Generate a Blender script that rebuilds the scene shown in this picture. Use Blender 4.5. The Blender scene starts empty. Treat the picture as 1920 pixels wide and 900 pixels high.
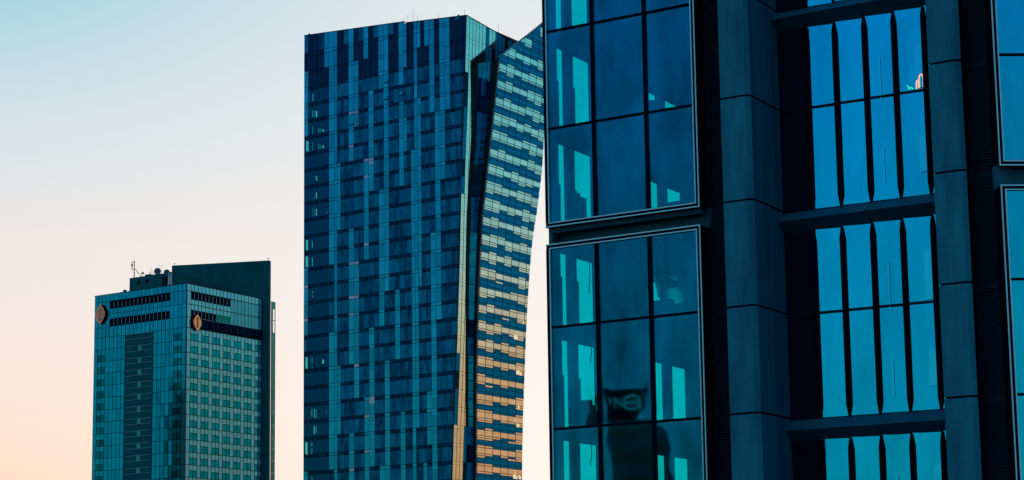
import bpy, bmesh, math, random
from mathutils import Vector, Matrix
random.seed(7)
R = math.radians
C = bpy.context.scene.collection
sc = bpy.context.scene

# ------------------------------------------------------------------ camera
CAMH = 62.0                                   # a high floor across the street
cam = bpy.data.objects.new('camera', bpy.data.cameras.new('camera'))
C.objects.link(cam)
cam.data.sensor_width = 36.0
cam.data.lens = 36.0 * 4186.85 / 1920.0
cam.data.clip_end = 20000.0
cam.location = (0, 0, CAMH)
cam.rotation_euler = (Matrix.Rotation(R(90 + 9.9505), 3, 'X') @ Matrix.Rotation(R(-0.8208), 3, 'Z')).to_euler()
sc.camera = cam

# ------------------------------------------------------------------ sky and sun
SUN_AZ, SUN_EL = R(6.0), R(2.5)               # behind the near block, just above the horizon
w = bpy.data.worlds.new('World'); sc.world = w; w.use_nodes = True
nt = w.node_tree; nt.nodes.clear()
def N(t, **kw):
    n = nt.nodes.new(t)
    for k, v in kw.items(): setattr(n, k, v)
    return n
def math_node(op, a, b=None):
    n = N('ShaderNodeMath', operation=op)
    for i, v in enumerate((a, b)):
        if v is None: continue
        if isinstance(v, (int, float)): n.inputs[i].default_value = v
        else: nt.links.new(v, n.inputs[i])
    return n.outputs[0]
tc = N('ShaderNodeTexCoord'); sx = N('ShaderNodeSeparateXYZ')
nt.links.new(tc.outputs['Generated'], sx.inputs[0])
elev = math_node('MULTIPLY', math_node('ARCSINE', sx.outputs[2]), 180 / math.pi)
flat = N('ShaderNodeCombineXYZ'); nt.links.new(sx.outputs[0], flat.inputs[0]); nt.links.new(sx.outputs[1], flat.inputs[1])
nrm = N('ShaderNodeVectorMath', operation='NORMALIZE'); nt.links.new(flat.outputs[0], nrm.inputs[0])
dot = N('ShaderNodeVectorMath', operation='DOT_PRODUCT'); nt.links.new(nrm.outputs[0], dot.inputs[0])
dot.inputs[1].default_value = (math.sin(SUN_AZ), math.cos(SUN_AZ), 0)
ang = math_node('MULTIPLY', math_node('ARCCOSINE', dot.outputs['Value']), 180 / math.pi)
t_el = math_node('DIVIDE', elev, 60.0)
def ramp(stops):
    r = N('ShaderNodeValToRGB'); cr = r.color_ramp; cr.interpolation = 'EASE' if False else 'LINEAR'
    while len(cr.elements) > 1: cr.elements.remove(cr.elements[-1])
    for i, (e, c) in enumerate(stops):
        el = cr.elements[0] if i == 0 else cr.elements.new(e / 60.0)
        el.position = max(0, e / 60.0); el.color = (*c, 1)
    nt.links.new(t_el, r.inputs[0]); return r.outputs[0]
glow = ramp([(0, (.98, .88, .82)), (5, (.94, .88, .85)), (10, (.88, .86, .85)), (16, (.77, .82, .84)), (24, (.5, .68, .76)), (40, (.2, .46, .66)), (60, (.1, .32, .56))])
side = ramp([(0, (1, .64, .43)), (4, (1, .735, .58)), (7, (.945, .80, .735)), (10, (.85, .80, .79)), (13, (.64, .76, .82)), (16.5, (.31, .64, .78)), (24, (.18, .50, .68)), (40, (.11, .38, .6)), (60, (.08, .3, .54))])
wide = ramp([(0, (.9, .34, .16)), (4, (1, .40, .20)), (6.5, (.99, .48, .25)), (8.2, (.84, .63, .46)), (9.6, (.55, .66, .60)), (12, (.28, .66, .69)), (16, (.13, .6, .73)), (24, (.11, .46, .66)), (40, (.09, .36, .58)), (60, (.07, .29, .53))])
away = ramp([(0, (.26, .43, .41)), (4, (.22, .43, .45)), (9, (.19, .385, .52)), (15, (.17, .335, .585)), (30, (.14, .32, .55)), (60, (.12, .28, .52))])
def mixc(f, a, b):
    m = N('ShaderNodeMix', data_type='RGBA'); nt.links.new(f, m.inputs[0]); nt.links.new(a, m.inputs[6]); nt.links.new(b, m.inputs[7]); return m.outputs[2]
def mr(a0, a1):
    m = N('ShaderNodeMapRange', interpolation_type='SMOOTHSTEP'); nt.links.new(ang, m.inputs[0]); m.inputs[1].default_value = a0; m.inputs[2].default_value = a1; return m.outputs[0]
col = mixc(mr(5, 22), glow, side); col = mixc(mr(20, 52), col, wide); col = mixc(mr(65, 115), col, away)
bg1 = N('ShaderNodeBackground'); nt.links.new(col, bg1.inputs[0]); bg1.inputs[1].default_value = 0.97
sky = N('ShaderNodeTexSky', sky_type='NISHITA', sun_disc=False, sun_elevation=SUN_EL, sun_rotation=SUN_AZ)
bg2 = N('ShaderNodeBackground'); nt.links.new(sky.outputs[0], bg2.inputs[0]); bg2.inputs[1].default_value = 0.006
add = N('ShaderNodeAddShader'); nt.links.new(bg1.outputs[0], add.inputs[0]); nt.links.new(bg2.outputs[0], add.inputs[1])
wo = N('ShaderNodeOutputWorld'); nt.links.new(add.outputs[0], wo.inputs[0])
sun = bpy.data.objects.new('sun', bpy.data.lights.new('sun', 'SUN')); C.objects.link(sun)
sun.data.energy = 2.0; sun.data.angle = R(.5); sun.data.color = (1, .78, .55)
sv = Vector((math.sin(SUN_AZ) * math.cos(SUN_EL), math.cos(SUN_AZ) * math.cos(SUN_EL), math.sin(SUN_EL)))
sun.rotation_euler = sv.to_track_quat('Z', 'Y').to_euler(); sun.location = (0, 0, 400)
sc.view_settings.view_transform = 'Standard'; sc.view_settings.look = 'None'
sc.view_settings.exposure = 0; sc.view_settings.gamma = 1

# ------------------------------------------------------------------ helpers
def azv(a): return Vector((math.sin(R(a)), math.cos(R(a)), 0))
class Frame:
    """plan axes of one facade: s along t, d along u (into the building), z up; k metres per unit"""
    def __init__(f, o, ta, ua, k): f.o = Vector((o[0], o[1], 0)); f.t = azv(ta); f.u = azv(ua); f.k = k; f.ta = ta
    def P(f, s, d, z):
        p = f.o + (f.t * s + f.u * d) * f.k; p.z = CAMH + f.k * z; return p
    def at(f, s, d): return Frame(f.o + (f.t * s + f.u * d) * f.k, f.ta, 0, f.k)
def thing(name, label, cat, loc, group=None):
    o = bpy.data.objects.new(name, None); C.objects.link(o); o.location = loc; o.empty_display_size = 1
    o['label'] = label; o['category'] = cat
    if group: o['group'] = group
    return o
def tag(o, label, cat, group=None):
    o['label'] = label; o['category'] = cat
    if group: o['group'] = group
    return o
class MB:
    def __init__(m): m.v = []; m.f = []
    def quad(m, *p):
        i = len(m.v); m.v += [tuple(x) for x in p]; m.f.append(tuple(range(i, i + len(p))))
    def hexa(m, b, t):          # bottom ring, top ring (same winding)
        i = len(m.v); n = len(b); m.v += [tuple(x) for x in b] + [tuple(x) for x in t]
        m.f.append(tuple(i + q for q in reversed(range(n)))); m.f.append(tuple(i + n + q for q in range(n)))
        for q in range(n): m.f.append((i + q, i + (q + 1) % n, i + n + (q + 1) % n, i + n + q))
    def box(m, F, s0, s1, d0, d1, z0, z1):
        m.hexa([F.P(s0, d0, z0), F.P(s1, d0, z0), F.P(s1, d1, z0), F.P(s0, d1, z0)], [F.P(s0, d0, z1), F.P(s1, d0, z1), F.P(s1, d1, z1), F.P(s0, d1, z1)])
    def plate(m, F, poly, d0, d1):   # polygon in (s,z) extruded from d0 to d1
        m.hexa([F.P(s, d0, z) for s, z in poly], [F.P(s, d1, z) for s, z in poly])
    def tube(m, a, b, r, n=8, r2=None):
        a = Vector(a); b = Vector(b); r2 = r if r2 is None else r2; z = (b - a).normalized()
        x = z.orthogonal().normalized(); y = z.cross(x)
        c = [x * math.cos(2 * math.pi * i / n) + y * math.sin(2 * math.pi * i / n) for i in range(n)]
        m.hexa([a + q * r for q in c], [b + q * r2 for q in c])
    def build(m, name, mat, parent=None, smooth=False):
        me = bpy.data.meshes.new(name); off = root_loc(parent)
        me.from_pydata([(x - off.x, y - off.y, z - off.z) for x, y, z in m.v], [], m.f)
        bm = bmesh.new(); bm.from_mesh(me); bmesh.ops.recalc_face_normals(bm, faces=bm.faces); bm.to_mesh(me); bm.free()
        me.materials.append(mat)
        if smooth: me.polygons.foreach_set('use_smooth', [True] * len(me.polygons))
        o = bpy.data.objects.new(name, me); C.objects.link(o)
        if parent: o.parent = parent
        return o
def root_loc(p):
    v = Vector((0, 0, 0))
    while p is not None: v += p.location; p = p.parent
    return v
CUBE = {}
def cube(mat):
    if mat.name not in CUBE:
        b = MB(); h = .5
        b.hexa([(-h, -h, -h), (h, -h, -h), (h, h, -h), (-h, h, -h)], [(-h, -h, h), (h, -h, h), (h, h, h), (-h, h, h)])
        me = bpy.data.meshes.new('pane_' + mat.name); me.from_pydata(b.v, [], b.f); me.materials.append(mat); CUBE[mat.name] = me
    return CUBE[mat.name]
def pane(parent, name, F, s0, s1, z0, z1, mat, d=0.0, th=.05, wob=.25, turn=0.):
    """one upright pane or panel: a real thin slab, very slightly out of true like every glazed unit"""
    o = bpy.data.objects.new(name, cube(mat)); C.objects.link(o); o.parent = parent
    p = F.P((s0 + s1) / 2, d, (z0 + z1) / 2)
    o.location = p - root_loc(parent)
    o.scale = ((s1 - s0) * F.k, th, (z1 - z0) * F.k)
    o.rotation_euler = (R(random.gauss(0, wob)), 0, R(90 - F.ta + turn + random.gauss(0, wob)))
    return o
def pane_mb(mb, F, s0, s1, z0, z1, d=0.0, th=.05):
    n = Vector((-F.t.y, F.t.x, 0)) * th * .5; a = F.P(s0, d, z0); b = F.P(s1, d, z0); up = Vector((0, 0, (z1 - z0) * F.k))
    mb.hexa([a + n, b + n, b - n, a - n], [a + n + up, b + n + up, b - n + up, a - n + up])
def clip(poly, a, b, c):      # keep a*s + b*z <= c
    out = []
    if len(poly) < 3: return out
    for i, p in enumerate(poly):
        q = poly[(i + 1) % len(poly)]; fp = a * p[0] + b * p[1] - c; fq = a * q[0] + b * q[1] - c
        if fp <= 0: out.append(p)
        if fp * fq < 0:
            t = fp / (fp - fq); out.append((p[0] + t * (q[0] - p[0]), p[1] + t * (q[1] - p[1])))
    return out
def area(p): return abs(sum(p[i][0] * p[(i + 1) % len(p)][1] - p[(i + 1) % len(p)][0] * p[i][1] for i in range(len(p)))) / 2 if len(p) > 2 else 0

# ------------------------------------------------------------------ materials
def mat_new(name):
    m = bpy.data.materials.new(name); m.use_nodes = True; t = m.node_tree; t.nodes.clear()
    return m, t, t.nodes.new('ShaderNodeOutputMaterial')
def rnd(t):
    """a number per pane, whether the pane is an object or an island of a joined mesh"""
    a = t.nodes.new('ShaderNodeObjectInfo'); b = t.nodes.new('ShaderNodeNewGeometry')
    s = t.nodes.new('ShaderNodeMath'); s.operation = 'ADD'; t.links.new(a.outputs['Random'], s.inputs[0]); t.links.new(b.outputs['Random Per Island'], s.inputs[1])
    f = t.nodes.new('ShaderNodeMath'); f.operation = 'FRACT'; t.links.new(s.outputs[0], f.inputs[0]); return f.outputs[0]
def noise(t, scale, stretch=(1, 1, 1), detail=3, rough=.55):
    g = t.nodes.new('ShaderNodeNewGeometry'); mp = t.nodes.new('ShaderNodeMapping'); mp.inputs['Scale'].default_value = stretch
    n = t.nodes.new('ShaderNodeTexNoise'); n.inputs['Scale'].default_value = scale; n.inputs['Detail'].default_value = detail; n.inputs['Roughness'].default_value = rough
    t.links.new(g.outputs['Position'], mp.inputs[0]); t.links.new(mp.outputs[0], n.inputs['Vector']); return n.outputs['Fac']
def mixcol(t, f, a, b):
    m = t.nodes.new('ShaderNodeMix'); m.data_type = 'RGBA'
    if isinstance(f, float): m.inputs[0].default_value = f
    else: t.links.new(f, m.inputs[0])
    for i, v in ((6, a), (7, b)):
        if isinstance(v, tuple): m.inputs[i].default_value = (*v, 1)
        else: t.links.new(v, m.inputs[i])
    return m.outputs[2]
def rescale(t, f, a, b, lo=0., hi=1.):
    m = t.nodes.new('ShaderNodeMapRange'); t.links.new(f, m.inputs[0]); m.inputs[1].default_value = a; m.inputs[2].default_value = b; m.inputs[3].default_value = lo; m.inputs[4].default_value = hi; return m.outputs[0]
def bump(t, h, strength, dist):
    b = t.nodes.new('ShaderNodeBump'); b.inputs['Strength'].default_value = strength; b.inputs['Distance'].default_value = dist; t.links.new(h, b.inputs['Height']); return b.outputs[0]
def coated(name, tint, base=(0, .01, .02), fac=.8, rough=.04, var=.25, wave=.006, base2=None, streak=None, cloudy=0.):
    """coated facade glass or glossy back-painted panel: tinted mirror over a body colour (or a curtain)"""
    m, t, o = mat_new(name); r = rnd(t)
    d = t.nodes.new('ShaderNodeBsdfDiffuse'); g = t.nodes.new('ShaderNodeBsdfAnisotropic'); mx = t.nodes.new('ShaderNodeMixShader')
    g.inputs['Roughness'].default_value = rough
    tv = mixcol(t, rescale(t, r, 0, 1, 0, 1), tuple(c * (1 - var) for c in tint), tuple(min(1, c * (1 + var)) for c in tint)); 
    if cloudy:
        nz = noise(t, 1.0, (.8, .8, .28), 5, .62); tv = mixcol(t, rescale(t, nz, .28, .72, 1 - cloudy, 1.), (0, 0, 0), tv)
    t.links.new(tv, g.inputs['Color'])
    if base2:
        n = noise(t, 1.0, streak or (1.6, 1.6, .16)); f = rescale(t, n, .36, .66)
        r2 = t.nodes.new('ShaderNodeMath'); r2.operation = 'MULTIPLY_ADD'; t.links.new(f, r2.inputs[0]); r2.inputs[1].default_value = .7; t.links.new(rescale(t, r, 0, 1, -.15, .4), r2.inputs[2])
        t.links.new(mixcol(t, r2.outputs[0], base, base2), d.inputs['Color'])
    else: d.inputs['Color'].default_value = (*base, 1)
    if wave:
        t.links.new(bump(t, noise(t, .35, (1, 1, .8), 2), 1.0, wave), g.inputs['Normal'])
    mx.inputs[0].default_value = fac
    t.links.new(d.outputs[0], mx.inputs[1]); t.links.new(g.outputs[0], mx.inputs[2]); t.links.new(mx.outputs[0], o.inputs[0]); return m
def clear_glass(name, trans, tint, fac, rough=.02, wave=.004, streaky=0.):
    m, t, o = mat_new(name)
    a = t.nodes.new('ShaderNodeBsdfTransparent'); g = t.nodes.new('ShaderNodeBsdfAnisotropic'); mx = t.nodes.new('ShaderNodeMixShader')
    a.inputs[0].default_value = (*trans, 1); g.inputs['Roughness'].default_value = rough
    if streaky:
        n = noise(t, 1.0, (.75, .75, .3), 5, .6); t.links.new(mixcol(t, rescale(t, n, .3, .7), tuple(c * (1 - streaky) for c in tint), tuple(min(1, c * (1 + streaky)) for c in tint)), g.inputs['Color'])
    else: g.inputs['Color'].default_value = (*tint, 1)
    if wave: t.links.new(bump(t, noise(t, .5, (1, 1, .6), 2), 1.0, wave), g.inputs['Normal'])
    lw = t.nodes.new('ShaderNodeLayerWeight'); lw.inputs[0].default_value = .15
    f = t.nodes.new('ShaderNodeMath'); f.operation = 'MULTIPLY_ADD'; t.links.new(lw.outputs['Fresnel'], f.inputs[0]); f.inputs[1].default_value = .3; f.inputs[2].default_value = fac; f.use_clamp = True
    t.links.new(f.outputs[0], mx.inputs[0])
    t.links.new(a.outputs[0], mx.inputs[1]); t.links.new(g.outputs[0], mx.inputs[2]); t.links.new(mx.outputs[0], o.inputs[0]); return m
def solid(name, c, rough=.6, metal=0., c2=None, scale=1., stretch=(1, 1, 1), relief=0., spec=.3):
    m, t, o = mat_new(name); p = t.nodes.new('ShaderNodeBsdfPrincipled'); t.links.new(p.outputs[0], o.inputs[0])
    p.inputs['Roughness'].default_value = rough; p.inputs['Metallic'].default_value = metal; p.inputs['Specular IOR Level'].default_value = spec
    if c2:
        n = noise(t, scale, stretch, 5, .6); t.links.new(mixcol(t, rescale(t, n, .3, .7), c, c2), p.inputs['Base Color'])
        if relief: t.links.new(bump(t, n, .6, relief), p.inputs['Normal'])
    else: p.inputs['Base Color'].default_value = (*c, 1)
    return m
def glowing(name, c, s):
    m, t, o = mat_new(name); e = t.nodes.new('ShaderNodeEmission'); e.inputs[0].default_value = (*c, 1); e.inputs[1].default_value = s; t.links.new(e.outputs[0], o.inputs[0]); return m

M_black = coated('black_cladding', (.0, .15, .3), (.0005, .005, .011), .02, .3, 0, 0)
M_dark = solid('dark_metal', (.002, .012, .022), .45, spec=.2)
M_line = solid('joint_metal', (.003, .05, .075), .5)
M_rail = solid('bright_mullion', (.02, .16, .2), .4)
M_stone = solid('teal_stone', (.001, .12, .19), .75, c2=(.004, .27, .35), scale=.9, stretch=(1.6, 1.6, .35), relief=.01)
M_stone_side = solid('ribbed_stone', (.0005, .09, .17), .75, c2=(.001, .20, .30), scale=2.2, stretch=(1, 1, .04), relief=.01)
M_beam = solid('beam_cladding', (.002, .12, .18), .6, c2=(.003, .15, .22), scale=.6)
M_louvre = solid('black_louvre', (.001, .018, .045), .5, c2=(.001, .026, .06), scale=.5)
M_trim = solid('white_aluminium', (.4, .88, .92), .35, .3, spec=.5)
M_inside = solid('dim_interior', (.004, .10, .14), .8, c2=(.006, .15, .19), scale=.5)
M_ground = solid('asphalt', (.04, .045, .05), .9, c2=(.06, .06, .065), scale=.05)
M_slab = coated('slab_tile', (.0, .14, .17), (.001, .07, .09), .25, .3, .12, 0, base2=(.002, .11, .13), streak=(.3, .3, .3))
M_metal = solid('pale_metal', (.45, .5, .5), .35, .7)
M_mast = solid('mast_paint', (.03, .04, .05), .6)
M_red = solid('red_lamp_glass', (.25, .02, .01), .4)
M_dish = solid('dish_paint', (.06, .2, .28), .6)

# ================================================================== near office block (right of the picture)
FB = Frame((1.5376 * .85, 100 * .85), 124.88, 27.96, .85)
base = FB.P(10, 8, 0); base.z = 0
OB = thing('office_block', 'huge dark teal office block with glass bays and stone piers, nearest on the right', 'office building', base)
G_bay = clear_glass('bay_glass', (.02, .97, .95), (.0, .40, .70), .23, .02, .005, .45)
G_side = clear_glass('side_glass', (.2, .96, .96), (.0, .4, .8), .02, .02, 0)
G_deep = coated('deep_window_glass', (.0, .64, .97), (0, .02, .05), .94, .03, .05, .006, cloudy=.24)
G_nook = coated('nook_glass', (.0, .25, .45), (0, .008, .02), .22, .05, .05, .004)  # darkened first pane: the pier's dark reflection is put into its colour
G_rbay = coated('corner_bay_glass', (.0, .60, .84), (0, .03, .06), .9, .03, .06, .005, cloudy=.3)
ST = 4.585; L0 = 18.08                                  # storey height and the level of the first bay's floor
def trim_frame(par, F, s0, s1, z0, z1):
    """the double white line round a bay: two thin aluminium angles with a dark gap between"""
    mb = MB(); g = .05; wd = .05
    for e, dd in ((0, -.03), (.17, -.015)):
        a0, a1, b0, b1 = s0 + e, s1 - e, z0 + e, z1 - e
        mb.box(F, a0, a1, dd, .02, b0, b0 + wd); mb.box(F, a0, a1, dd, .02, b1 - wd, b1)
        mb.box(F, a1 - wd, a1, dd - .002, .022, b0 + wd, b1 - wd)
        if e or F is not FB: mb.box(F, a0, a0 + wd, dd - .002, .022, b0 + wd, b1 - wd)
    return mb.build('trim', M_trim, par)
def bay(F, sxs, zs, mat, depth, clear):
    s0, s1, z0, z1 = sxs[0], sxs[-1], zs[0], zs[-1]
    fr = MB()
    for s in sxs[1:-1]: fr.box(F, s - .085, s + .085, .0, .22, z0 + .24, z1 - .24)
    for z in zs[1:-1]: fr.box(F, s0 + .05, s1 - .24, .01, .2, z - .05, z + .05)
    fr.box(F, s0, s1, .03, .3, z0, z0 + .24); fr.box(F, s0, s1, .03, .3, z1 - .24, z1)      # sill and head
    if not clear: fr.box(F, s0, s0 + .2, .03, .3, z0 + .24, z1 - .24)
    else: fr.box(F, s0, s0 + .1, .005, .12, z0 + .24, z1 - .24)
    fr.box(F, s1 - .24, s1, .03, .3, z0 + .24, z1 - .24)
    fr.box(F, s1 - .02, s1, .3, depth, z0, z1)                                            # closed right cheek
    fr.box(F, s0, s1 - .02, .3, depth if not clear else 1.2, z0, z0 + .05); fr.box(F, s0, s1 - .02, .3, depth if not clear else 1.2, z1 - .05, z1)
    if not clear: fr.box(F, s0, s0 + .02, .3, depth, z0 + .05, z1 - .05); fr.box(F, s0 + .02, s1 - .02, .5, .6, z0 + .05, z1 - .05)
    b = fr.build('glass_bay', M_black, OB)
    trim_frame(b, F, s0, s1, z0, z1)
    for i in range(len(sxs) - 1):
        for j in range(len(zs) - 1):
            a0 = sxs[i] + (.09 if i else .1); a1 = sxs[i + 1] - (.09 if i < len(sxs) - 2 else .24)
            c0 = zs[j] + (.06 if j else .24); c1 = zs[j + 1] - (.06 if j < len(zs) - 2 else .24)
            pane(b, 'window_pane', F, a0, a1, c0, c1, mat, d=.09, th=.03, wob=.12)
    return b
SX = [0, 2.68, 5.46, 8.09]
FR = Frame(FB.P(21.93, 0, 0), 87.2, 0.0, .85)            # the bay beyond the second pier faces straight out
SXR = [0, 2.75, 5.5, 8.2]
for m in range(-6, 2):
    z0 = L0 + m * 3 * ST; zs = [z0, z0 + ST, z0 + 2 * ST, z0 + 3 * ST - .78]
    bay(FB, SX, zs, G_bay, .95, True)
    bay(FR, SXR, zs, G_rbay, 1.6, False)
zbot = -CAMH / .85; ztop = L0 + 6 * ST + .4
# flank wall on the left: columns with tall openings, floors and a core wall inside
OPEN = [(1.03, 1.95, 1.22), (2.70, 4.74, 2.92), (10.95, 12.45, 10.95), (13.3, 15.3, 13.3)]
fw = MB(); fl = MB(); FD = 18.0
levels = []
k = -20
while L0 + k * ST < ztop - 1:
    if L0 + k * ST > zbot: levels.append((k, L0 + k * ST))
    k += 1
for k, z in levels:
    top = z + ST - (.42 if k % 3 != 2 else .95)
    if k % 3 == 2: top = z + ST - .98
    floor = z + .06
    if k < -5: fw.box(FB, -.005, .25, .3, FD, z, z + ST); continue
    x = .3; Fw = FB
    mid = floor + (top - floor) * (.52 + .08 * ((k * 7) % 3))
    for a, b, a2 in OPEN:
        fw.box(Fw, 0, .22, x, a, z, z + ST)
        fw.box(Fw, 0, .22, a, b, top, z + ST); fw.box(Fw, 0, .22, a, b, z, floor + (.0 if a < 6 else .35))
        if k % 3 != 2 or True:
            if a2 > a and k not in (2,): fw.box(Fw, .002, .20, a, a2, floor, mid)
        x = b
    fw.box(Fw, 0, .22, x, FD, z, z + ST)
    for a, b, a2 in OPEN:
        pm = MB(); pm.box(FB, .05, .07, a, b, floor, top); pm.build('side_pane', G_side, OB)
    fl.box(FB, .23, 8.0, .32, 16.9, z - .22, z + .05)
fw.build('flank_wall', M_inside, OB)
fl.build('floor_slab', M_inside, OB)
core = MB()
core.box(FB, 8.1, 30, 5.2, FD + 6, zbot, ztop)                     # body behind the recess and the second bay
core.box(FB, .0, 8.1, 17, FD + 6, zbot, ztop)
core.box(FB, 3.2, 8.1, 9.4, 9.7, L0 - 6 * ST, ztop) if False else None
core.box(FB, 7.96, 8.1, 1.2, 17, zbot, ztop)
core.box(FB, -.02, 30.02, -.0 + .4, FD + 6.02, ztop, ztop + .6)
core.build('core_wall', M_inside, OB)
# things inside the lower bay: plastic sheeting, loose cables, stored boards
def sheet_mat():
    m, t, o = mat_new('plastic_sheet'); d = t.nodes.new('ShaderNodeBsdfDiffuse'); l = t.nodes.new('ShaderNodeBsdfTranslucent'); x = t.nodes.new('ShaderNodeBsdfTransparent'); a = t.nodes.new('ShaderNodeMixShader'); b = t.nodes.new('ShaderNodeMixShader')
    d.inputs[0].default_value = (.1, .75, .75, 1); l.inputs[0].default_value = (.1, .8, .8, 1); x.inputs[0].default_value = (.3, .9, .9, 1)
    a.inputs[0].default_value = .6; t.links.new(d.outputs[0], a.inputs[1]); t.links.new(l.outputs[0], a.inputs[2]); b.inputs[0].default_value = .55; t.links.new(x.outputs[0], b.inputs[1]); t.links.new(a.outputs[0], b.inputs[2]); t.links.new(b.outputs[0], o.inputs[0]); return m
M_sheet = sheet_mat()
def sheet(poly, d):
    mb = MB(); mb.hexa([FB.P(s, d, z) for s, z in poly], [FB.P(s, d + .03, z) for s, z in poly]); mb.build('plastic_sheet', M_sheet, OB)
sheet([(1.46, 17.1), (3.61, 16.75), (3.17, 16.2), (2.67, 16.5)], 9.4)
sheet([(1.2, 17.0), (1.46, 17.1), (1.62, 15.9), (1.40, 15.9)], 9.3)
sheet([(1.5, 16.3), (3.3, 16.45), (3.4, 13.6), (1.5, 13.6)], 9.55)
for k, e0, ln in ((0, 3.7, 1.0), (2, 3.9, 1.6), (1, 3.9, .8), (-1, 4.5, 1.3), (2, 4.55, 2.0), (0, 4.3, .5)):
    z1 = L0 + (k - 3) * ST + ST - (.42 if (k - 3) % 3 != 2 else .98); z1 = L0 + (k - 3 + 3 * 0) * ST + ST - .45 if (k - 3) % 3 != 2 else z1
    pts = [FB.P(.3, e0 + .12 * math.sin(q * 1.1) * q / 5, z1 - ln * q / 5) for q in range(6)]; mb = MB()
    for p, q in zip(pts, pts[1:]): mb.tube(p, q, .02, 5)
    mb.build('cable', M_black, OB)
for z, s0, d0, w_, h_ in ((8.98, .5, 2.0, 1.0, 1.1), (18.14, .45, 1.6, .7, 1.5), (13.56, 4.0, 3.0, 1.8, .9), (18.14, 4.5, 3.2, 2.2, .8), (22.72, 3.4, 2.6, 1.2, 1.2)):
    mb = MB(); mb.box(FB, s0, s0 + w_, d0, d0 + .5, z, z + h_); mb.box(FB, s0 + .05, s0 + w_ * .6, d0 + .05, d0 + .4, z + h_, z + h_ + .25); mb.build('stored_boards', M_inside, OB)
# gap band between bays
for m in range(-6, 3):
    z1 = L0 + m * 3 * ST
    gp = MB(); gp.box(FB, .02, 7.9, .98, 1.2, z1 - .88, z1 + .1); gp.build('shadow_gap', M_beam, OB)
    gp = MB(); gp.hexa([FB.P(7.9, .98, z1 - .84), FB.P(8.25, .62, z1 - .84), FB.P(8.3, 1.2, z1 - .84), FB.P(7.9, 1.2, z1 - .84)], [FB.P(7.9, .98, z1 + .06), FB.P(8.25, .62, z1 + .06), FB.P(8.3, 1.2, z1 + .06), FB.P(7.9, 1.2, z1 + .06)]); gp.build('gap_return', M_beam, OB)
    gp = MB(); gp.box(FR, .7, 9, .62, .9, z1 - .88, z1 + .1); gp.build('shadow_gap', M_beam, OB)
    gp = MB(); gp.hexa([FR.P(-.1, .12, z1 - .84), FR.P(.72, .62, z1 - .84), FR.P(.72, .9, z1 - .84), FR.P(-.1, .9, z1 - .84)], [FR.P(-.1, .12, z1 + .06), FR.P(.72, .62, z1 + .06), FR.P(.72, .9, z1 + .06), FR.P(-.1, .9, z1 + .06)]); gp.build('gap_return', M_beam, OB)
# louvred walls either side of the recess
for (a, b) in ((8.1, 9.35), (20.2, 21.75)):
    for k, z in levels:
        if k < -4: 
            continue
        mb = MB(); n = 38
        mb.box(FB, a, b, 1.05, 1.15, z, z + ST - .02)
        for i in range(n):
            h = (ST - .1) / n; zz = z + .05 + i * h
            p = [(.95, zz + .2 * h), (1.05, zz + .75 * h), (1.05, zz + .9 * h), (.95, zz + .35 * h)]
            mb.hexa([FB.P(a, d, q) for d, q in p], [FB.P(b, d, q) for d, q in p])
        mb.build('louvre_panel', M_louvre, OB)
    mb = MB(); mb.box(FB, a, b, .98, 1.1, zbot, L0 - 4 * ST); mb.build('lower_louvre', M_louvre, OB)
mb = MB(); mb.box(FB, 21.62, 21.78, .9, 1.2, zbot, ztop); mb.box(FB, 8.08, 8.3, .97, 1.04, zbot, ztop); mb.build('louvre_post', M_dark, OB)
# stone piers: panel by panel with open joints
JT = [L0 + .06 + ST * k for k in range(-19, 7)]
for s0, s1, deep in ((9.24, 10.48, 3.7), (19.05, 20.24, .95)):
    pr = MB(); pr.box(FB, s0 + .03, s1, .2, 1.0, zbot, ztop); pr.box(FB, s0 + .06, s1 + .12, .34, max(deep, 1.0) + .3, zbot, ztop)
    pier = pr.build('stone_pier', M_black, OB)
    for j in range(len(JT) - 1):
        z0, z1 = JT[j] + .045, JT[j + 1] - .045
        f = MB(); ring = [(s0, .1), (s1, .1), (s1 + .19, .285), (s1 + .12, .36), (s1 - .06, .2), (s0, .2)]
        f.hexa([FB.P(s, d, z0) for s, d in ring], [FB.P(s, d, z1) for s, d in ring]); f.build('stone_panel', M_stone, pier)
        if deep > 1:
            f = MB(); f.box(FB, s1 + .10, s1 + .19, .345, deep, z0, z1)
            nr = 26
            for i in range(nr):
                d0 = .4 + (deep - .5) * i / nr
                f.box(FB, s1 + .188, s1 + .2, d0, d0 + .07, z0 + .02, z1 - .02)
            f.build('ribbed_panel', M_stone_side, pier)
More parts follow.
